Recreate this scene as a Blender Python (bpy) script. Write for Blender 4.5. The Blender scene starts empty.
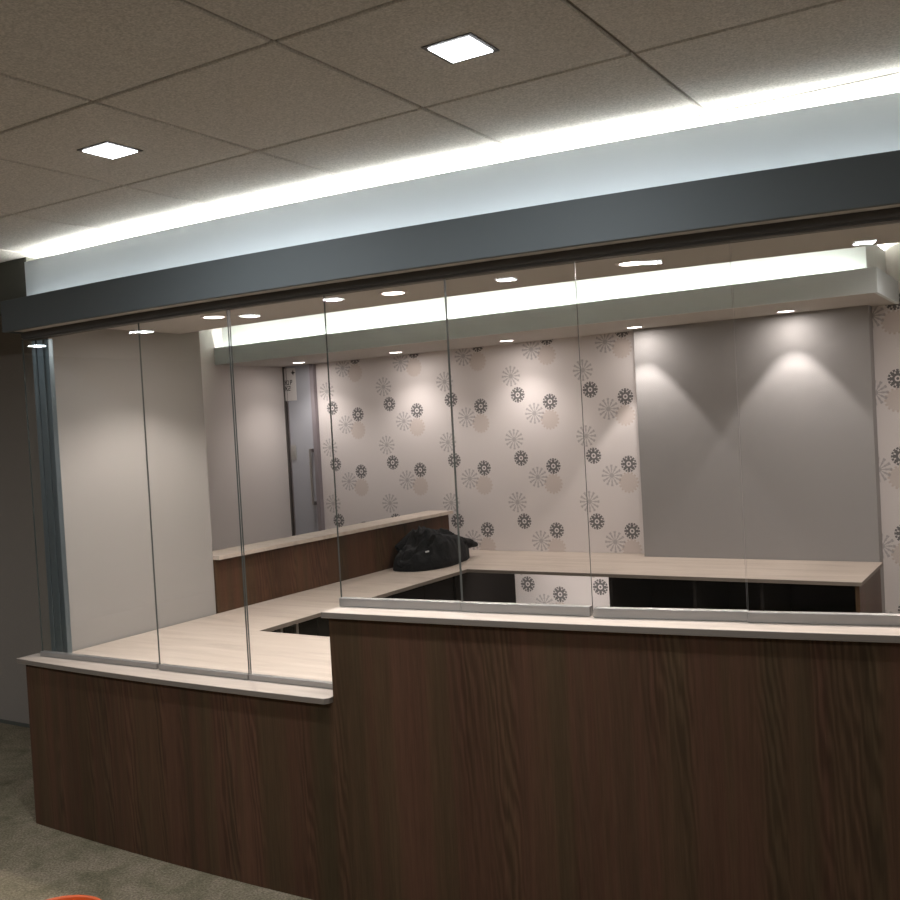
import bpy, bmesh, math, random
from mathutils import Vector, Matrix, noise

random.seed(7)
SC = bpy.context.scene
COL = SC.collection

# ------------------------------------------------------------------ camera
F = 1.09948; H = 1.68
r = Vector((0.8495, 0.5248, -0.0551)).normalized()
f = Vector((-0.5265, 0.8498, -0.0238)).normalized()
u = r.cross(f).normalized()
r = f.cross(u).normalized()
cam = bpy.data.cameras.new('camera'); co = bpy.data.objects.new('camera', cam); COL.objects.link(co)
cam.sensor_width = 36; cam.lens = 36 * F; cam.clip_start = .02
co.matrix_world = Matrix(((r.x, u.x, -f.x, 0), (r.y, u.y, -f.y, 0), (r.z, u.z, -f.z, H), (0, 0, 0, 1)))
SC.camera = co

# ------------------------------------------------------------------ world, exposure, light levels
w = bpy.data.worlds.new('world'); SC.world = w; w.use_nodes = True
w.node_tree.nodes['Background'].inputs[0].default_value = (.5, .5, .5, 1)
w.node_tree.nodes['Background'].inputs[1].default_value = 0.0
SC.view_settings.view_transform = 'Standard'; SC.view_settings.look = 'None'
SC.view_settings.exposure = 0.0; SC.view_settings.gamma = 1; SC.view_settings.use_curve_mapping = False

E_LOBBY_W = 12.5       # each square ceiling downlight of the lobby (watts)
E_SPOT_BACK = 24.0    # round downlights in the rear soffit
E_SPOT_FRONT = 47.0   # round downlights over the worktop
E_STRIP_TOP = 60.0    # LED strip over the upper fascia
E_STRIP_LOW = 22.0     # LED strip behind the lower fascia
E_STRIP_IN = 140.0     # LED strip in the rear soffit
E_STRIP_IN_TOP = 70.0
E_UNDER_FILL = 7.0         # fill light added under the rear worktop to brighten the knee space (watts)
COOL = (0.96, 1.0, 0.94)
WARM = (1.0, 0.90, 0.86)

# ------------------------------------------------------------------ material helpers
def lin(c):
    return tuple(((v/255+.055)/1.055)**2.4 if v > 10 else v/255/12.92 for v in c) + (1,)

def mat(name, col=(.5, .5, .5), rough=.6, metal=0, spec=.5):
    m = bpy.data.materials.new(name); m.use_nodes = True
    b = m.node_tree.nodes['Principled BSDF']
    b.inputs['Base Color'].default_value = (*col[:3], 1); b.inputs['Roughness'].default_value = rough
    b.inputs['Metallic'].default_value = metal; b.inputs['Specular IOR Level'].default_value = spec
    return m

class G:
    """tiny node-graph helper"""
    def __init__(s, m): s.m = m; s.nt = m.node_tree; s.b = s.nt.nodes.get('Principled BSDF')
    def n(s, t, **k):
        x = s.nt.nodes.new(t)
        for a, v in k.items(): setattr(x, a, v)
        return x
    def l(s, a, b): s.nt.links.new(a, b)
    def val(s, sock, v):
        if isinstance(v, (int, float)): sock.default_value = v
        else: s.l(v, sock)
    def mth(s, op, a, b=0.0, c=None):
        x = s.n('ShaderNodeMath', operation=op); s.val(x.inputs[0], a); s.val(x.inputs[1], b)
        if c is not None: s.val(x.inputs[2], c)
        return x.outputs[0]
    def mix(s, fac, a, b):
        x = s.n('ShaderNodeMix', data_type='RGBA'); s.val(x.inputs[0], fac)
        for sk, v in ((x.inputs[6], a), (x.inputs[7], b)):
            if isinstance(v, tuple): sk.default_value = (*v[:3], 1)
            else: s.l(v, sk)
        return x.outputs[2]
    def pos(s): return s.n('ShaderNodeNewGeometry').outputs['Position']
    def noise(s, vec, scale=(1, 1, 1), sc=1.0, det=3, rough=.5, dist=0):
        mp = s.n('ShaderNodeMapping'); mp.inputs['Scale'].default_value = scale; s.l(vec, mp.inputs[0])
        x = s.n('ShaderNodeTexNoise'); s.l(mp.outputs[0], x.inputs['Vector'])
        x.inputs['Scale'].default_value = sc; x.inputs['Detail'].default_value = det
        x.inputs['Roughness'].default_value = rough; x.inputs['Distortion'].default_value = dist
        return x.outputs['Fac']
    def ramp(s, fac, stops):
        x = s.n('ShaderNodeValToRGB'); s.l(fac, x.inputs[0]); cr = x.color_ramp
        while len(cr.elements) < len(stops): cr.elements.new(.5)
        for e, (p, c) in zip(cr.elements, stops): e.position = p; e.color = (*c[:3], 1)
        return x.outputs[0]
    def bump(s, h, strength=.2, dist=.002):
        x = s.n('ShaderNodeBump'); x.inputs['Strength'].default_value = strength
        x.inputs['Distance'].default_value = dist; s.l(h, x.inputs['Height']); s.l(x.outputs[0], s.b.inputs['Normal'])

def speckled(name, col, amt=.06, sc=300, rough=.8, bump=.1):
    m = mat(name, col, rough, spec=.25); g = G(m); p = g.pos()
    n = g.noise(p, sc=sc, det=2)
    a = tuple(max(0, c*(1-amt)) for c in col); b = tuple(min(1, c*(1+amt)) for c in col)
    g.l(g.ramp(n, [(.3, a), (.7, b)]), g.b.inputs['Base Color'])
    if bump: g.bump(n, bump, .001)
    return m

def wood_mat(name, k=.92, rough=.42):
    m = mat(name, (.1, .07, .05), rough, spec=.14); g = G(m); p = g.pos()
    broad = g.noise(p, (5, 5, .12), 1.0, 2, .5)
    hue = g.noise(p, (6.5, 6.5, .09), 1.4, 2, .5)
    mid = g.noise(p, (30, 30, 1.0), 1.0, 5, .65, .8)
    fine = g.noise(p, (170, 170, 7), 1.0, 3, .6, .3)
    # flowing cathedral grain, only inside some planks
    mp = g.n('ShaderNodeMapping'); mp.inputs['Scale'].default_value = (10, 10, 1.1); g.l(p, mp.inputs[0])
    wv = g.n('ShaderNodeTexWave', wave_type='BANDS', bands_direction='DIAGONAL')
    g.l(mp.outputs[0], wv.inputs['Vector']); wv.inputs['Scale'].default_value = 2.4
    wv.inputs['Distortion'].default_value = 14; wv.inputs['Detail'].default_value = 3; wv.inputs['Detail Scale'].default_value = .7
    base = g.ramp(hue, [(.30, (.066*k, .044*k, .023*k)), (.46, (.085*k, .047*k, .026*k)), (.56, (.096*k, .046*k, .028*k)), (.72, (.072*k, .043*k, .024*k))])
    def mr(v, a, b, c, d):
        x = g.n('ShaderNodeMapRange'); g.l(v, x.inputs[0])
        for q, t in zip((1, 2, 3, 4), (a, b, c, d)): x.inputs[q].default_value = t
        return x.outputs[0]
    sel = mr(g.noise(p, (6, 6, .3), 1.3, 1), .48, .62, 0, 1)
    wm = g.mth('ADD', 1.0, g.mth('MULTIPLY', sel, g.mth('SUBTRACT', mr(wv.outputs['Fac'], 0, 1, .72, 1.16), 1.0)))
    k2 = g.mth('MULTIPLY', g.mth('MULTIPLY', mr(mid, .35, .7, .86, 1.1), mr(fine, .35, .65, .90, 1.08)), g.mth('MULTIPLY', wm, mr(broad, .3, .7, .85, 1.15)))
    vs = g.n('ShaderNodeVectorMath', operation='SCALE'); g.l(base, vs.inputs[0]); g.l(k2, vs.inputs['Scale'])
    g.l(vs.outputs[0], g.b.inputs['Base Color'])
    g.bump(fine, .12, .001)
    return m

def stone_mat(name):
    m = mat(name, (.55, .5, .45), .45, spec=.4); g = G(m); p = g.pos()
    a = g.noise(p, (1.6, 14, 14), 1.0, 4, .6, .8)
    b = g.noise(p, (60, 60, 60), 1.0, 2, .5)
    c = g.ramp(a, [(.3, (.43, .36, .30)), (.5, (.525, .445, .375)), (.7, (.58, .50, .43))])
    g.l(g.mix(g.mth('MULTIPLY', b, .25), c, (.51, .45, .40)), g.b.inputs['Base Color'])
    return m

def carpet_mat(name):
    m = mat(name, (.1, .1, .08), .95, spec=.1); g = G(m); p = g.pos()
    a = g.noise(p, (6, 6, 6), 1.0, 5, .7, .6); b = g.noise(p, (110, 110, 110), 1.0, 3, .7)
    c = g.ramp(a, [(.3, (.165, .142, .086)), (.5, (.27, .225, .150)), (.7, (.36, .285, .205))])
    d = g.ramp(b, [(.35, (.55, .55, .55)), (.65, (1.25, 1.25, 1.25))])
    vm = g.n('ShaderNodeVectorMath', operation='MULTIPLY'); g.l(c, vm.inputs[0]); g.l(d, vm.inputs[1])
    g.l(vm.outputs[0], g.b.inputs['Base Color']); g.bump(b, .6, .006)
    return m

def wallpaper_mat(name):
    PX, PZ = .565, .4565
    m = mat(name, (.6, .56, .54), .75, spec=.2); g = G(m); p = g.pos()
    sp = g.n('ShaderNodeSeparateXYZ'); g.l(p, sp.inputs[0]); X, Z = sp.outputs[0], sp.outputs[2]
    def local(cx, cz):
        dx = g.mth('WRAP', g.mth('SUBTRACT', X, cx), -PX/2, PX/2)
        dz = g.mth('WRAP', g.mth('SUBTRACT', Z, cz), -PZ/2, PZ/2)
        rr = g.mth('SQRT', g.mth('ADD', g.mth('MULTIPLY', dx, dx), g.mth('MULTIPLY', dz, dz)))
        th = g.mth('ARCTAN2', dz, dx)
        return rr, th
    def lt(a, b): return g.mth('LESS_THAN', a, b)
    def gt(a, b): return g.mth('GREATER_THAN', a, b)
    def mul(*a):
        o = a[0]
        for q in a[1:]: o = g.mth('MULTIPLY', o, q)
        return o
    def mx(*a):
        o = a[0]
        for q in a[1:]: o = g.mth('MAXIMUM', o, q)
        return o
    def ring(rr, a, b): return mul(gt(rr, a), lt(rr, b))
    def spokes(th, n, thr, ph=0): return gt(g.mth('COSINE', g.mth('ADD', g.mth('MULTIPLY', th, float(n)), ph)), thr)
    def rosette(cx, cz, R=.056):
        rr, th = local(cx, cz); q = g.mth('DIVIDE', rr, R)
        return mx(lt(q, .15), ring(q, .31, .56), mul(ring(q, .50, .80), spokes(th, 8, -.55)),
                  mul(ring(q, .78, 1.0), spokes(th, 16, -.55)))
    def dandelion(cx, cz, R=.074):
        rr, th = local(cx, cz); q = g.mth('DIVIDE', rr, R)
        return mx(mul(lt(q, .78), spokes(th, 12, .35)), lt(q, .22), mul(ring(q, .80, 1.0), spokes(th, 12, .1)), mul(ring(q, .5, .62), spokes(th, 12, -.2)))
    def blob(cx, cz, R=.072):
        rr, th = local(cx, cz); q = g.mth('DIVIDE', rr, R)
        return mx(mul(lt(q, .85), .65), mul(ring(q, .85, 1.0), spokes(th, 16, .0)))
    base = (.80, .75, .735)
    c = g.mix(blob(-3.077, 1.690), base, (.66, .57, .52))
    c = g.mix(g.mth('MULTIPLY', dandelion(-3.197, 1.740), .6), c, (.33, .32, .33))
    c = g.mix(g.mth('MULTIPLY', dandelion(-3.372, 2.018), .6), c, (.33, .32, .32))
    c = g.mix(g.mth('MULTIPLY', mx(rosette(-3.324, 1.880), rosette(-3.070, 1.816)), .85), c, (.075, .075, .08))
    g.l(c, g.b.inputs['Base Color'])
    return m

def emit_mat(name, col, s):
    m = bpy.data.materials.new(name); m.use_nodes = True; nt = m.node_tree; nt.nodes.clear()
    e = nt.nodes.new('ShaderNodeEmission'); o = nt.nodes.new('ShaderNodeOutputMaterial')
    e.inputs[0].default_value = (*col, 1); e.inputs[1].default_value = s; nt.links.new(e.outputs[0], o.inputs[0])
    return m

def glass_mat(name):
    m = bpy.data.materials.new(name); m.use_nodes = True; nt = m.node_tree; nt.nodes.clear(); g = G(m)
    t = g.n('ShaderNodeBsdfTransparent'); t.inputs[0].default_value = (.955, .965, .96, 1)
    gl = g.n('ShaderNodeBsdfGlossy'); gl.inputs['Roughness'].default_value = 0.0
    fr = g.n('ShaderNodeFresnel'); fr.inputs[0].default_value = 1.5
    geo = g.n('ShaderNodeNewGeometry')
    fac = g.mth('MULTIPLY', g.mth('MULTIPLY', fr.outputs[0], g.mth('SUBTRACT', 1.0, geo.outputs['Backfacing'])), 1.5)
    mx = g.n('ShaderNodeMixShader'); g.l(fac, mx.inputs[0]); g.l(t.outputs[0], mx.inputs[1]); g.l(gl.outputs[0], mx.inputs[2])
    o = g.n('ShaderNodeOutputMaterial'); g.l(mx.outputs[0], o.inputs[0])
    return m

M = dict(
    wood=wood_mat('dark_wood_laminate'), stone=stone_mat('pale_stone_laminate'), carpet=carpet_mat('carpet'),
    wallpaper=wallpaper_mat('floral_wallpaper'),
    tile=speckled('ceiling_tile', (.58, .545, .51), .22, 190, .9, .3),
    tbar=mat('ceiling_grid', (.20, .17, .14), .6),
    drywall=speckled('white_drywall', (.50, .47, .445), .02, 120, .85, .05),
    inceil=speckled('interior_ceiling_paint', (.50, .47, .44), .02, 120, .85, .05),
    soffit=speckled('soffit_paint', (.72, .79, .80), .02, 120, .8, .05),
    wallgrey=speckled('light_grey_paint', (.46, .43, .41), .02, 150, .8, .05),
    partition=speckled('partition_paint', (.33, .31, .29), .02, 150, .85, .05), corridor=speckled('corridor_paint', (.62, .58, .56), .02, 150, .85, .05),
    accent=speckled('mid_grey_paint', (.34, .33, .325), .02, 150, .7, .05),
    lobby=speckled('taupe_lobby_paint', (.29, .25, .215), .03, 150, .85, .05),
    dark=speckled('dark_bulkhead_paint', (.10, .10, .085), .03, 150, .85, .05),
    teal=mat('dark_teal_grey_fascia', (.092, .102, .104), .6, 0, .3),
    upper=mat('pale_grey_fascia', (.57, .615, .64), .5, 0, .35),
    cove=mat('white_cove_panel', (.80, .82, .79), .5),
    eband=mat('edge_banding', (.17, .14, .115), .5), alu=mat('brushed_aluminium', (.36, .345, .33), .45, .8), track=mat('bronze_track', (.10, .09, .082), .7, .2),
    jamb=mat('blue_grey_metal', (.16, .20, .22), .3, .7), glass=glass_mat('clear_glass'),
    edge=mat('glass_edge', (.05, .06, .056), .3), dcab=mat('dark_laminate', (.014, .012, .011), .8, spec=.1),
    steel=mat('steel', (.45, .44, .43), .3, .9), black=mat('black_fabric', (.008, .009, .010), .9, spec=.2),
    tag=mat('white_tag', (.6, .6, .6), .6), orange=mat('orange_plastic', (.62, .10, .018), .4),
    doorm=mat('frosted_blue_grey_door', (.46, .48, .53), .25, .1), frame=mat('mauve_grey_door_frame', (.27, .24, .26), .5),
    sign=mat('white_sign', (.75, .73, .72), .5), ink=mat('black_ink', (.02, .02, .02), .5),
    plate=mat('grey_switch_plate', (.38, .38, .36), .4), trimw=mat('white_trim', (.62, .60, .57), .6),
    lamp_sq=emit_mat('square_lamp_lens', (.93, .96, 1.0), 14), lamp_rd=emit_mat('round_lamp_lens', (1, .88, .82), 10),
    ring=mat('lamp_trim', (.55, .5, .48), .4), darkring=mat('dark_lamp_trim', (.10, .09, .085), .5),
)
M['black'].node_tree.nodes['Principled BSDF'].inputs['Sheen Weight'].default_value = .04
g = G(M['black']); g.bump(g.noise(g.pos(), sc=35, det=4, dist=.8), .6, .012)

# ------------------------------------------------------------------ mesh helpers
def arcY(x): return 2.66 + (x + 2.9)**2 / 34

class MB:
    def __init__(s): s.v = []; s.f = []; s.mi = []; s.sm = []
    def add(s, vs, fs, mi=0, sm=False):
        o = len(s.v); s.v += [tuple(v) for v in vs]; s.f += [tuple(i+o for i in q) for q in fs]
        s.mi += [mi]*len(fs); s.sm += [sm]*len(fs); return s
    def box(s, x0, x1, y0, y1, z0, z1, mi=0):
        v = [(x, y, z) for x in (x0, x1) for y in (y0, y1) for z in (z0, z1)]
        return s.add(v, [(0, 1, 3, 2), (4, 6, 7, 5), (0, 4, 5, 1), (2, 3, 7, 6), (0, 2, 6, 4), (1, 5, 7, 3)], mi)
    def prism(s, pts, z0, z1, mi=0):
        n = len(pts); v = [(x, y, z0) for x, y in pts] + [(x, y, z1) for x, y in pts]
        return s.add(v, [tuple(range(n-1, -1, -1)), tuple(range(n, 2*n))] + [(i, (i+1) % n, n+(i+1) % n, n+i) for i in range(n)], mi)
    def band(s, x0, x1, o0, o1, z0, z1, n=24, mi=0):
        v = []; fs = []
        for i in range(n+1):
            x = x0+(x1-x0)*i/n; y = arcY(x); v += [(x, y+o0, z0), (x, y+o1, z0), (x, y+o1, z1), (x, y+o0, z1)]
        for i in range(n):
            a = i*4; b = a+4
            fs += [(a, a+1, b+1, b)[::-1], (a+1, a+2, b+2, b+1)[::-1], (a+2, a+3, b+3, b+2)[::-1], (a+3, a, b, b+3)[::-1]]
        fs += [(0, 1, 2, 3)[::-1], (n*4, n*4+1, n*4+2, n*4+3)]
        return s.add(v, fs, mi)
    def lathe(s, prof, c, n=32, mi=0, sm=True):
        v = []; fs = []
        for rr, z in prof:
            for k in range(n):
                a = 2*math.pi*k/n; v.append((c[0]+rr*math.cos(a), c[1]+rr*math.sin(a), c[2]+z))
        for j in range(len(prof)-1):
            for k in range(n):
                a = j*n+k; b = j*n+(k+1) % n; fs.append((a, b, b+n, a+n))
        return s.add(v, fs, mi, sm)
    def disc(s, rr, c, n=32, mi=0, up=False):
        v = [(c[0]+rr*math.cos(2*math.pi*k/n), c[1]+rr*math.sin(2*math.pi*k/n), c[2]) for k in range(n)]
        q = tuple(range(n)); return s.add(v, [q if up else q[::-1]], mi)
    def build(s, name, mats, parent=None, bevel=0, kind=None, loc=None, seg=2):
        me = bpy.data.meshes.new(name)
        if parent is not None:
            base = Vector((0, 0, 0)); q = parent
            while q is not None: base += q.location; q = q.parent
        else:
            if loc is None:
                xs, ys, zs = zip(*s.v); loc = ((min(xs)+max(xs))/2, (min(ys)+max(ys))/2, min(zs))
            base = Vector(loc)
        me.from_pydata([tuple(Vector(v)-base) for v in s.v], [], s.f)
        for m in (mats if isinstance(mats, (list, tuple)) else [mats]): me.materials.append(m)
        for p, mi, sm in zip(me.polygons, s.mi, s.sm): p.material_index = mi; p.use_smooth = sm
        bm = bmesh.new(); bm.from_mesh(me); bmesh.ops.recalc_face_normals(bm, faces=bm.faces); bm.to_mesh(me); bm.free()
        o = bpy.data.objects.new(name, me); COL.objects.link(o)
        if parent is not None: o.parent = parent
        else: o.location = base
        if bevel:
            b = o.modifiers.new('bevel', 'BEVEL'); b.width = bevel; b.segments = seg; b.limit_method = 'ANGLE'
        if kind: o['kind'] = kind
        return o

def box(name, m, x0, x1, y0, y1, z0, z1, parent=None, **k):
    return MB().box(x0, x1, y0, y1, z0, z1).build(name, m, parent, **k)

def tag(o, label, cat, group=None):
    o['label'] = label; o['category'] = cat
    if group: o['group'] = group
    return o

def thing(name, loc, label, cat, group=None):
    o = bpy.data.objects.new(name, None); COL.objects.link(o); o.location = loc; o.empty_display_size = .1
    return tag(o, label, cat, group)

def struct(o, label=None):
    o['kind'] = 'structure'
    if label: o['label'] = label
    return o

XR = 1.5            # right-hand wall
YW = 6.33           # wallpapered wall
ZC = 2.55; ZI = 2.60

# ------------------------------------------------------------------ structure
struct(box('floor', M['carpet'], -8, XR, -2.9, 6.5, -.06, 0))
mb = MB()                                                  # suspended ceiling: separate tiles standing proud of the grid
gx = [-1.4525+.605*i for i in range(-11, 5)]; gy = [2.30+.6*i for i in range(-9, 3)]
for i in range(len(gx)):
    for j in range(len(gy)):
        x0, x1 = gx[i]+.005, gx[i]+.605-.005; y0, y1 = gy[j]-.6+.005, min(gy[j]-.005, 3.24)
        x1 = min(x1, XR); b = .003
        if x1 <= x0: continue
        v = [(x0+b, y0+b, ZC), (x1-b, y0+b, ZC), (x1-b, y1-b, ZC), (x0+b, y1-b, ZC), (x0, y0, ZC+.004), (x1, y0, ZC+.004), (x1, y1, ZC+.004), (x0, y1, ZC+.004),
             (x0, y0, ZC+.008), (x1, y0, ZC+.008), (x1, y1, ZC+.008), (x0, y1, ZC+.008)]
        mb.add(v, [(0, 1, 2, 3), (0, 4, 5, 1), (1, 5, 6, 2), (2, 6, 7, 3), (3, 7, 4, 0), (4, 8, 9, 5), (5, 9, 10, 6), (6, 10, 11, 7), (7, 11, 8, 4)], 0)
mb.box(-8, XR, -3.1, 3.24, ZC+.0082, ZC+.03, 1)
struct(mb.build('ceiling', [M['tile'], M['tbar']]))
struct(box('ceiling', M['inceil'], -5.6, XR, 3.26, 6.5, ZI, ZI+.04))

struct(box('wall_back', M['wallpaper'], -5.6, XR, YW, YW+.12, 0, ZI))
struct(box('wall_right', M['wallgrey'], XR, XR+.1, -2.9, 6.5, 0, ZI))
struct(box('wall_rear', M['lobby'], -8.1, XR+.1, -3.0, -2.9, 0, ZI))
struct(box('wall_far_left', M['lobby'], -8.1, -8, -2.9, 3.68, 0, ZI))
struct(box('wall_left', M['lobby'], -8.1, -3.97, 3.676, 3.78, 0, ZI), 'dark taupe wall to the left of the desk')
struct(box('baseboard_left', M['dark'], -8, -3.98, 3.668, 3.676, 0, .02))
struct(box('wall_corridor', M['corridor'], -5.6, -5.5, 3.78, YW, 0, ZI))
struct(box('wall_partition', M['partition'], -3.965, -3.88, 2.87, 3.80, 0, 2.237), 'plain grey partition wall behind the glass')
struct(box('wall_partition', M['partition'], -3.965, -3.88, 3.06, 3.80, 2.237, ZI))
struct(box('wall_bulkhead', M['dark'], -8, -3.955, 2.84, 2.90, 2.32, ZC+.05))
struct(box('trim_11', M['inceil'], -.846, XR, YW-.02, YW-.0005, 2.382, ZI))
struct(box('wall_accent', M['accent'], -2.375, -.934, 6.20, YW+.001, 0, 2.26), 'raised mid grey panel on the wallpapered wall')

# header body with interior front soffit
mb = MB(); mb.band(-3.93, XR, .34, .36, 2.25, ZI, 24)
struct(mb.build('wall_header', M['drywall']))
mb = MB(); mb.band(-3.93, XR, .021, .16, 2.205, 2.222, 24); mb.band(-3.93, XR, .16, .98, 2.238, 2.25, 24); mb.band(-3.93, XR, .15, .16, 2.205, 2.25, 24); mb.band(-3.93, XR, .96, .98, 2.25, ZI+.01, 24)
struct(mb.build('trim_1', M['inceil']), 'underside of the front header with round downlights')
mb = MB(); mb.band(-3.95, XR, 0, .02, 2.20, 2.337, 30)
mb.box(-3.95, -3.935, arcY(-3.95)+.02, 2.835, 2.20, 2.337)
struct(mb.build('trim_2', M['teal'], bevel=.002), 'dark teal grey lower fascia of the front header')
mb = MB(); mb.band(-3.90, XR, .10, .112, 2.222, 2.515, 30)
mb.box(-3.90, -3.888, arcY(-3.9)+.112, 2.835, 2.222, 2.515)
struct(mb.build('trim_3', M['upper'], bevel=.002), 'pale grey upper fascia of the front header')
mb = MB(); mb.band(-3.88, XR, .112, .34, 2.478, 2.490, 24)
struct(mb.build('trim_4', M['drywall']))

# rear soffit with white cove panel
YF = 5.53; XE = -.785
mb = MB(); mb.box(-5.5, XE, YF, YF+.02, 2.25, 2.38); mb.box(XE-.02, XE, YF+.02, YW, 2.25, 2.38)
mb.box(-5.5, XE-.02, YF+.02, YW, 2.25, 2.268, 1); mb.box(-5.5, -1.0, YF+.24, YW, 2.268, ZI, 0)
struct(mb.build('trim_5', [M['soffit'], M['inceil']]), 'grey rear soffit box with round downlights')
mb = MB(); mb.box(-5.5, -.848, YF+.10, YF+.112, 2.268, 2.565); mb.box(-.860, -.848, YF+.112, YW, 2.268, 2.565)
struct(mb.build('trim_6', M['cove']), 'brightly lit white cove panel above the rear soffit')

# LED strips (real light sources)
def strip(name, boxes, s, label, col=COOL):
    mb = MB(); [fn(mb) for fn in boxes]
    o = mb.build(name, emit_mat(name+'_light', col, s)); return tag(o, label, 'light strip', 'hidden cove light strips')
strip('led_strip', [lambda m: m.band(-3.86, XR-.02, .18, .30, 2.4905, 2.495, 24)], E_STRIP_TOP, 'light strip washing the tiled ceiling from behind the pale upper fascia')
strip('led_strip', [lambda m: m.band(-3.88, XR-.02, .028, .045, 2.2225, 2.228, 24)], E_STRIP_LOW, 'light strip behind the dark lower fascia of the front header', (.92, .98, 1.0))
strip('led_strip', [lambda m: m.box(-5.45, -.90, YF+.045, YF+.06, 2.2685, 2.274)], E_STRIP_IN, 'light strip behind the lip of the rear soffit')
strip('led_strip', [lambda m: m.box(-.965, -.885, YF+.26, YW-.02, 2.5325, 2.537)], E_STRIP_IN_TOP*2.5, 'light strip behind the right end return of the rear cove panel')
strip('led_strip', [lambda m: m.box(-5.45, -.96, YF+.15, YF+.22, 2.5325, 2.537)], E_STRIP_IN_TOP, 'light strip behind the top of the white rear cove panel')
struct(MB().box(-5.5, -.873, YF+.112, YF+.24, 2.52, 2.532).box(-1.0, -.873, YF+.24, YW, 2.52, 2.532).build('trim_7', M['drywall']))

# ------------------------------------------------------------------ doorway on the corridor end of the back wall
d = thing('door_1', (-5.26, YW, 0), 'narrow blue grey door with long vertical pull handle beside the wallpaper', 'door')
d['kind'] = 'structure'; del d['category']
box('door_leaf', M['doorm'], -5.462, -5.205, YW-.02, YW-.002, 0, 2.45, d)
mb = MB(); mb.box(-5.202, -5.165, YW-.045, YW-.001, 0, 2.5); mb.box(-5.470, -5.464, YW-.024, YW-.001, 0, 2.5)
mb.build('door_frame', M['frame'], d, bevel=.002)
mb = MB(); mb.lathe([(.010, 1.10), (.010, 1.56)], (-5.225, YW-.065, 0), 12)
mb.box(-5.237, -5.213, YW-.066, YW-.02, 1.10, 1.13); mb.box(-5.237, -5.213, YW-.066, YW-.02, 1.53, 1.56)
mb.build('door_handle', M['steel'], d)
struct(box('trim_9', M['darkring'], -5.4995, -5.492, YW-.03, YW-.005, 0, ZI))
struct(box('trim_8', M['wallgrey'], -5.5, -5.472, YW-.004, YW-.0005, 0, ZI))
s = thing('wall_sign', (-5.433, YW-.02, 1.97), 'small white sign with a black arrow and room numbers at the top of the door', 'sign')
box('sign_panel', M['sign'], -5.490, -5.368, YW-.0225, YW-.0201, 1.965, 2.235, s, bevel=.002)
mb = MB()
def stroke(mb, x0, z0, x1, z1, t=.006):
    mb.box(min(x0, x1)-t/2, max(x0, x1)+t/2, YW-.0240, YW-.0225, min(z0, z1)-t/2, max(z0, z1)+t/2)
cx, cz = -5.393, 2.195                                      # cross-shaped arrow mark
mb.add([(cx-.016, YW-.0240, cz), (cx, YW-.0240, cz-.016), (cx+.016, YW-.0240, cz), (cx, YW-.0240, cz+.016)], [(0, 1, 2, 3)])
stroke(mb, cx-.018, cz, cx+.018, cz); stroke(mb, cx, cz-.018, cx, cz+.018)
mb.build('sign_arrow', M['ink'], s); mb = MB()
for x0, z0 in ((-5.480, 2.100), (-5.480, 2.052)):           # K
    stroke(mb, x0, z0, x0, z0+.034)
    for q in range(5): stroke(mb, x0+.004+q*.004, z0+.017+q*.0042, x0+.006+q*.004, z0+.017+q*.0042, .005); stroke(mb, x0+.004+q*.004, z0+.017-q*.0042, x0+.006+q*.004, z0+.017-q*.0042, .005)
def two(x0, z0):
    stroke(mb, x0, z0+.034, x0+.016, z0+.034); stroke(mb, x0+.016, z0+.017, x0+.016, z0+.034); stroke(mb, x0, z0+.017, x0+.016, z0+.017)
    stroke(mb, x0, z0, x0, z0+.017); stroke(mb, x0, z0, x0+.016, z0)
two(-5.448, 2.052); stroke(mb, -5.448, 2.100, -5.448, 2.134); stroke(mb, -5.448, 2.100, -5.444, 2.100)
stroke(mb, -5.425, 2.100, -5.425, 2.134); stroke(mb, -5.425, 2.134, -5.41, 2.134); stroke(mb, -5.41, 2.117, -5.41, 2.134); stroke(mb, -5.425, 2.117, -5.41, 2.117)
mb.build('sign_lettering', M['ink'], s)
s = thing('light_switch', (-5.43, YW-.02, 1.48), 'grey switch plate on the narrow blue grey door, below the white sign', 'light switch')
box('switch_plate', M['plate'], -5.458, -5.405, YW-.030, YW-.0201, 1.475, 1.595, s, bevel=.002)
box('switch_rocker', M['steel'], -5.443, -5.420, YW-.035, YW-.030, 1.515, 1.555, s)

# ------------------------------------------------------------------ ceiling lamps
def area(name, loc, size, power, col, parent, shape='SQUARE', spread=None):
    l = bpy.data.lights.new(name, 'AREA'); l.shape = shape; l.size = size; l.energy = power; l.color = col
    if spread: l.spread = spread
    o = bpy.data.objects.new(name, l); COL.objects.link(o); o.parent = parent
    o.location = Vector(loc)-parent.location; return o

names_row = {0: 'over the right end of the desk', 1: 'over the tall desk section', 2: 'over the low end of the desk', 3: 'far left of the lobby'}
front = [(-1.15, 2.0, 'white square downlight in the tiled ceiling, right of the two in view'),
         (-2.36, 2.0, 'white square downlight in the tiled ceiling, left of the two in view')]
back = [(.06-1.21*i, .20) for i in range(7)]
for i, (x, y, lb) in enumerate(front + [(x, y, 'white square downlight in the lobby ceiling, mirrored in the glass screen') for x, y in back]):
    t = thing('square_downlight', (x, y, ZC), lb, 'ceiling light', 'square lobby downlights')
    mb = MB(); a, b = .055, .066
    for q in (((-b, b), (-b, -a)), ((-b, b), (a, b)), ((-b, -a), (-a, a)), ((a, b), (-a, a))):
        mb.box(x+q[0][0], x+q[0][1], y+q[1][0], y+q[1][1], ZC-.003, ZC-.0002)
    mb.build('lamp_frame', M['darkring'], t)
    box('lamp_lens', M['lamp_sq'], x-a, x+a, y-a, y+a, ZC-.006, ZC-.0005, t, bevel=.002)
    area('lamp_light', (x, y, ZC-.010), .10, E_LOBBY_W, (.88, .94, 1.0), t)

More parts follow.
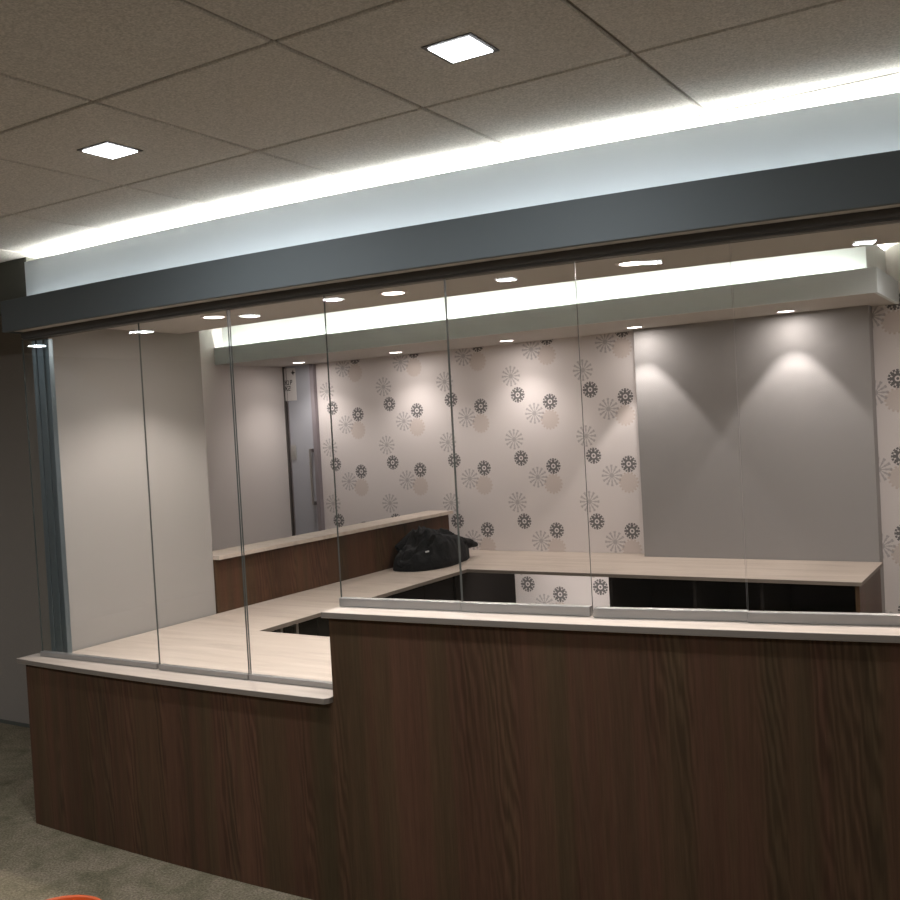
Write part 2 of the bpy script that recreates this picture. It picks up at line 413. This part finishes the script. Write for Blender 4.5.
def round_lamp(x, y, z, lb, power, half, grp, blend=.12):
    t = thing('round_downlight', (x, y, z), lb, 'ceiling light', grp)
    MB().lathe([(.045, -.001), (.058, -.006), (.062, -.0002)], (x, y, z), 28).build('lamp_ring', M['ring'], t)
    MB().disc(.046, (x, y, z-.004), 28).build('lamp_lens', M['lamp_rd'], t)
    l = bpy.data.lights.new('lamp_light', 'SPOT'); l.energy = power; l.color = WARM; l.spot_size = 2*math.radians(half); l.spot_blend = blend
    l.shadow_soft_size = .03
    o = bpy.data.objects.new('lamp_light', l); COL.objects.link(o); o.parent = t; o.location = (0, 0, -.02)
    area('lamp_glow', (x, y, z-.012), .06, power*.09, WARM, t, 'DISK')
desc = ['over the right of the grey wall panel', 'over the left edge of the grey wall panel', 'above the middle of the wallpaper', 'above the wallpaper by the left glass panels', 'in front of the sign and door']
for x, lb in zip((-1.36, -2.30, -3.23, -4.16, -5.09), desc):
    wide = x < -3
    round_lamp(x, 6.03, 2.25, 'round downlight in the rear soffit ' + lb, E_SPOT_BACK*(.75 if wide else 1), 60 if wide else 36.5, 'rear soffit downlights', .9 if wide else .12)
for (x, y), lb in zip(((-3.26, 3.29), (-2.30, 3.34), (-1.31, 3.44)), ('nearest the plain grey partition wall', 'in the middle of the header', 'at the right, above the grey wall panel')):
    round_lamp(x, y, 2.238, 'round downlight in the front header ' + lb, E_SPOT_FRONT, 62, 'front header downlights', .5)
for x in (-.33, .65):
    round_lamp(x, 3.6+.3*(x+.33), 2.238, 'round downlight in the front header beyond the right edge of view', E_SPOT_FRONT, 62, 'front header downlights', .5)

for x, y in ((-.15, 5.3), (-.15, 4.2)):  # unseen lamps added to brighten the right-hand wallpaper and soffit end
    round_lamp(x, y, ZI, 'unseen round downlight added in the high ceiling to light the wallpaper at the right', 30, 75, 'added high ceiling downlights', .6)

# ------------------------------------------------------------------ reception desk
XS = -2.215                                                 # the step from low to tall section
desk = thing('reception_desk', (-1.3, 2.9, 0), 'long curved reception desk clad in dark brown wood laminate, low end at left', 'reception desk')
mb = MB(); mb.band(-3.985, XS, .03, .05, 0, .73, 16); mb.build('front_panel', M['wood'], desk)
mb = MB(); mb.band(XS, XR-.001, .03, .05, 0, 1.037, 24); mb.box(XS, XS+.018, arcY(XS)+.05, arcY(XS)+.16, 0, 1.037)
mb.build('front_panel', M['wood'], desk)
mb = MB(); mb.band(XS+.018, XR-.001, .14, .16, 0, 1.037, 24); mb.build('back_panel', M['dcab'], desk)
box('end_panel', M['wood'], -3.985, -3.965, arcY(-3.975)+.05, 2.815, 0, .73, desk)
mb = MB(); ch = .016                                        # tall transaction top, left front corner square, slight overhang
mb.band(XS-.010, XR-.001, .0, .165, 1.037, 1.057, 24)
def edge_band(mb):
    for k, q in enumerate(mb.f):
        zs = [mb.v[i][2] for i in q]
        if max(zs)-min(zs) > .005: mb.mi[k] = 1
edge_band(mb)
tag(mb.build('transaction_top', [M['stone'], M['eband']], bevel=.0012, seg=1), 'narrow pale stone-look top on the tall section of the desk', 'countertop')

# U-shaped worktop at desk height
pts = []
n = 20; xe = XS-.006
pts.append((-4.01, 2.815))
for i in range(n+1):
    x = -4.01+(xe-.012+4.01)*i/n; pts.append((x, arcY(x)))
pts += [(xe, arcY(xe)+.016), (xe, 3.51), (-3.31, 3.515), (-3.31, 5.47), (-.915, 5.47), (-.915, 6.198), (-2.377, 6.198), (-2.377, 6.328), (-3.868, 6.328), (-3.868, 2.815)]
me = MB(); me.prism(pts, .7305, .7505)
edge_band(me)
tag(me.build('worktop', [M['stone'], M['eband']], bevel=.0012, seg=1), 'pale stone-look worktop running round the inside of the reception desk', 'countertop')

# ledge partition on the left, behind the worktop
t = thing('ledge_partition', (-3.92, 5.06, 0), 'low wood-clad partition with a pale ledge on top, at the left behind the worktop', 'partition')
box('wood_panel', M['wood'], -3.965, -3.87, 3.802, 6.175, 0, 1.037, t)
box('ledge_top', M['stone'], -4.05, -3.835, 3.802, 6.19, 1.037, 1.060, t, bevel=.0015)

# base cabinets
def cabinet(y0, y1, lb, pulls=False):
    t = thing('base_cabinet', (-3.58, (y0+y1)/2, 0), lb, 'cabinet', 'base cabinets under the left worktop')
    box('cabinet_body', M['dcab'], -3.868, -3.442, y0+.002, y1-.002, 0, .729, t)
    ym = (y0+y1)/2
    for a, b, yh in ((y0+.004, ym-.0015, ym-.06), (ym+.0015, y1-.004, ym+.06)):
        dr = box('cabinet_door', M['dcab'], -3.442, -3.422, a, b, .1, .724, t, bevel=.002)
        if pulls:
            mb = MB()
            for q in (.60, .70): mb.box(-3.422, -3.396, yh-.006, yh+.006, q-.006, q+.006)
            mb.box(-3.400, -3.388, yh-.009, yh+.009, .585, .715); mb.build('handle', M['alu'], dr)
cabinet(3.56, 4.08, 'dark two-door base cabinet with grey pulls under the left worktop, nearest the front desk', True)
cabinet(4.08, 4.78, 'dark base cabinet under the left worktop, middle of three')
cabinet(4.78, 5.47, 'dark base cabinet under the left worktop, furthest from the front desk')
t = thing('corner_cabinet', (-3.62, 5.9, 0), 'dark corner cabinet below the black jacket, left of the wallpapered knee space', 'cabinet')
box('cabinet_body', M['dcab'], -3.868, -3.442, 5.475, 6.325, 0, .729, t)
box('cabinet_door', M['dcab'], -3.442, -3.422, 5.50, 6.32, .08, .724, t)
t = thing('open_shelf_unit', (-1.65, 5.85, 0), 'dark open-fronted shelf unit under the back worktop below the grey wall panel', 'shelf unit')
x0, x1 = -2.350, -.932
box('side_panel', M['dcab'], x0, x0+.02, 5.52, 6.195, 0, .729, t)
box('end_panel', M['wood'], x1-.022, x1, 5.495, 6.195, 0, .729, t)['label'] = 'lighter brown wood-grain end panel'
box('back_panel', M['dcab'], x0+.02, x1-.022, 6.17, 6.195, 0, .729, t)
for x in (-1.83, -1.45): box('divider', M['dcab'], x-.01, x+.01, 5.54, 6.17, .1, .729, t)
box('shelf', M['dcab'], x0+.02, x1-.022, 5.56, 6.17, .08, .1, t)
box('shelf', M['dcab'], x0+.02, x1-.022, 5.75, 6.17, .38, .4, t)

t = thing('under_counter_fill', (-2.85, 5.65, .715), 'slim fill light added under the back worktop to brighten the knee space wallpaper', 'added fill light')  # invented fixture, brightens the wallpaper that the other lamps leave dark
box('fill_light_housing', M['alu'], -3.25, -2.45, 5.63, 5.67, .715, .7295, t)
l = area('lamp_light', (-2.85, 5.65, .712), .75, E_UNDER_FILL, WARM, t, 'RECTANGLE'); l.data.size_y = .03
l.rotation_euler = (math.radians(50), 0, 0)

# ------------------------------------------------------------------ frameless sliding glass screen
mb = MB(); mb.band(-3.945, XR-.001, .098, .149, 2.172, 2.2045, 30)
mb.band(-3.945, XR-.001, .090, .098, 2.180, 2.2045, 30)
tag(mb.build('top_track', M['track']), 'long dark bronze track under the front header holding the glass', 'track')
ja = thing('glass_jamb', (-3.92, 2.79, .75), 'blue grey metal jamb at the left end of the glass screen', 'jamb')
Y0 = arcY(-3.92)+.10
for i, (a, b) in enumerate(((-3.945, -3.917), (-3.915, -3.872), (-3.870, -3.840))):
    box('jamb_channel', M['jamb'], a, b, Y0+.040+.004*i, Y0+.075, .751, 2.171, ja, bevel=.003)
edges = [-3.940, -3.185, -2.687, -2.225, -1.737, -1.276, -.806, -.29, .19, .67, 1.12, 1.49]
skew = [.0197, .0022, -.0012, .0077, .0017, .010, .0075, .004, 0, .003, 0]
lab = ['widest pane of the glass screen, next to the blue grey jamb', 'narrow glass pane second from the left, over the low end of the desk',
       'glass pane over the low desk just left of the step', 'leftmost glass pane standing on the tall desk top', 'glass pane on the tall desk top in front of the black jacket',
       'glass pane on the tall desk top left of the grey wall panel', 'glass pane in front of the left half of the grey wall panel', 'glass pane in front of the right edge of the grey wall panel and beyond']
for i in range(len(edges)-1):
    a, b = edges[i], edges[i+1]; low = i < 3; zb = .7512 if low else 1.0577
    hr = .021 if low else .031
    off = .124 if i % 2 else .128
    ya, yb = arcY(a)+off-skew[i]*(2 if i == 0 else 1), arcY(b)+off+skew[i]*(0 if i == 0 else 1)
    ga = .009 if i in (1, 5) else .0015; gb = .009 if i in (0, 4) else .0015
    L = math.hypot(b-a, yb-ya); tx, ty = (b-a)/L, (yb-ya)/L; nx, ny = -ty, tx
    def quad(s0, s1, h): return [(a+tx*s0-nx*h, ya+ty*s0-ny*h), (a+tx*s1-nx*h, ya+ty*s1-ny*h), (a+tx*s1+nx*h, ya+ty*s1+ny*h), (a+tx*s0+nx*h, ya+ty*s0+ny*h)]
    lb = lab[i] if i < len(lab) else 'glass pane of the screen beyond the right edge of view'
    t = thing('glass_panel', ((a+b)/2, (ya+yb)/2, zb), lb, 'glass panel', 'glass panels of the reception screen')
    mb = MB(); mb.prism(quad(.0035, L-.0035, .004), zb+.002, 2.1715)
    # side faces of the prism use the edge material
    for k, fc in enumerate(mb.f):
        if k in (3, 5): mb.mi[k] = 1
        if k in (0, 1): mb.mi[k] = 1
    mb.build('pane', [M['glass'], M['edge']], t)
    MB().prism(quad(ga, L-gb, .013), zb, zb+hr).build('bottom_rail', M['alu'], t, bevel=.002)

# ------------------------------------------------------------------ black jacket
def jacket():
    t = thing('jacket', (-3.68, 5.64, .7505), 'crumpled black jacket lying on the worktop against the ledge partition', 'jacket')
    def hgt(s):                                             # silhouette along the counter
        P = [(0, .05), (.10, .12), (.22, .18), (.34, .25), (.45, .245), (.6, .225), (.8, .19), (.92, .15), (1, .06)]
        for (a, ha), (b, hb) in zip(P, P[1:]):
            if s <= b: q = (s-a)/(b-a); q = q*q*(3-2*q); return ha+(hb-ha)*q
        return .05
    nu, nv = 110, 56; V = []; Fc = []
    for i in range(nu+1):
        s = i/nu; y = 5.28+.74*s; w = .165*(1-abs(2*s-1)**3.2)**.5+.02; cx = -3.685+.02*math.sin(5*s)-.01*s
        for j in range(nv+1):
            th = math.pi*j/nv; c = -math.cos(th); sn = math.sin(th)**.62
            p = Vector((s*3.2, c*1.4, 2.1))
            fold = 1-abs(noise.noise(p*1.6))*2.4
            fold2 = 1-abs(noise.noise(Vector((s*7+c*2.2, c*3.1-s*4, 5.5))))*2
            ridge = .5*fold+.5*fold2
            h = hgt(s)*(sn)*(.76+.36*ridge)
            if .3 < s < .75 and -.1 < c < .9: h -= .045*math.exp(-((s-.47)/.13)**2-((c-.45)/.28)**2)     # hollow between the sleeves
            x = cx+w*c*(1+.10*noise.noise(Vector((s*6, c*2, 9))))
            V.append((x, y+.012*noise.noise(Vector((s*9, c*5, 1))), .752+max(h, 0)))
    W = nv+1
    for i in range(nu):
        for j in range(nv): a = i*W+j; Fc.append((a, a+1, a+W+1, a+W))
    Fc.append(tuple(range(nv, -1, -1))); Fc.append(tuple(nu*W+j for j in range(nv+1)))
    for i in range(nu): Fc.append((i*W+nv, i*W, (i+1)*W, (i+1)*W+nv))
    m = MB(); m.add(V, Fc, 0, True); body = m.build('jacket_body', M['black'], t)
    def sleeve(name, path, mt=M['black'], seed=0, flat=.55):
        V = []; Fc = []; n = 18; K = len(path); steps = 36
        def P(q):
            q = q*(K-1); i = min(int(q), K-2); fr = q-i; fr = fr*fr*(3-2*fr)
            return [path[i][k]*(1-fr)+path[i+1][k]*fr for k in range(4)]
        for i in range(steps+1):
            q = i/steps; x, y, z, rr = P(q); q2 = P(min(1, q+.02)); q1 = P(max(0, q-.02))
            d = Vector((q2[0]-q1[0], q2[1]-q1[1], q2[2]-q1[2])).normalized(); sd = d.cross(Vector((0, 0, 1))).normalized(); up = sd.cross(d)
            for k in range(n):
                a = 2*math.pi*k/n; wr = 1+.22*noise.noise(Vector((q*9+seed, math.cos(a)*1.3, math.sin(a)*1.3)))
                e = sd*math.cos(a)*rr*wr+up*math.sin(a)*rr*flat*wr; V.append((x+e.x, y+e.y, max(.752, z+e.z)))
        for i in range(steps):
            for k in range(n): a = i*n+k; b = i*n+(k+1) % n; Fc.append((a, b, b+n, a+n))
        Fc += [tuple(range(n-1, -1, -1)), tuple(steps*n+k for k in range(n))]
        m = MB(); m.add(V, Fc, 0, True); return m.build(name, mt, t)
    sleeve('sleeve', [(-3.74, 5.85, .90, .07), (-3.60, 5.72, .84, .07), (-3.55, 5.52, .81, .062), (-3.61, 5.37, .80, .055), (-3.72, 5.31, .795, .05)], seed=1)
    sleeve('sleeve', [(-3.74, 5.54, .93, .075), (-3.66, 5.72, .90, .08), (-3.62, 5.88, .87, .075), (-3.60, 5.98, .85, .065), (-3.58, 6.05, .83, .03)], seed=4)
    sleeve('collar', [(-3.84, 5.46, .87, .04), (-3.78, 5.56, .955, .045), (-3.70, 5.63, .965, .045), (-3.64, 5.68, .92, .04)], seed=8, flat=.7)
    tg = MB().box(-.013, .013, -.002, .002, -.005, .005); o = tg.build('care_tag', M['tag'], None, loc=(0, 0, 0))
    o.parent = t; o.location = Vector((-3.562, 5.396, .870))-t.location; o.rotation_euler = (math.radians(-20), math.radians(-10), math.radians(42))
    o['label'] = 'small white tag'
jacket()

# ------------------------------------------------------------------ orange bucket at the foot of the picture
t = thing('bucket', (-2.575, 1.80, 0), 'orange plastic bucket on the carpet in front of the desk', 'bucket')
c = (-2.575, 1.80, 0)
MB().lathe([(.0, .002), (.115, .002), (.118, .01), (.142, .26), (.142, .265), (.150, .267), (.150, .292), (.146, .296), (.141, .296), (.139, .29), (.112, .015), (.0, .012)], c, 48).build('bucket_body', M['orange'], t)
mb = MB(); n = 24; V = []; Fc = []
for i in range(n+1):
    a = math.pi*i/n; px, pz = .153*math.cos(a), .262-.11*math.sin(a)
    py = -.153*math.sin(a)
    for k in range(8):
        b = 2*math.pi*k/8; V.append((c[0]+px+.0025*math.cos(b)*math.cos(a), c[1]+py*1.0-.0025*math.cos(b)*math.sin(a), pz+.0025*math.sin(b)))
for i in range(n):
    for k in range(8): a = i*8+k; b = i*8+(k+1) % 8; Fc.append((a, b, b+8, a+8))
mb.add(V, Fc, 0, True); mb.build('bail_handle', M['steel'], t)
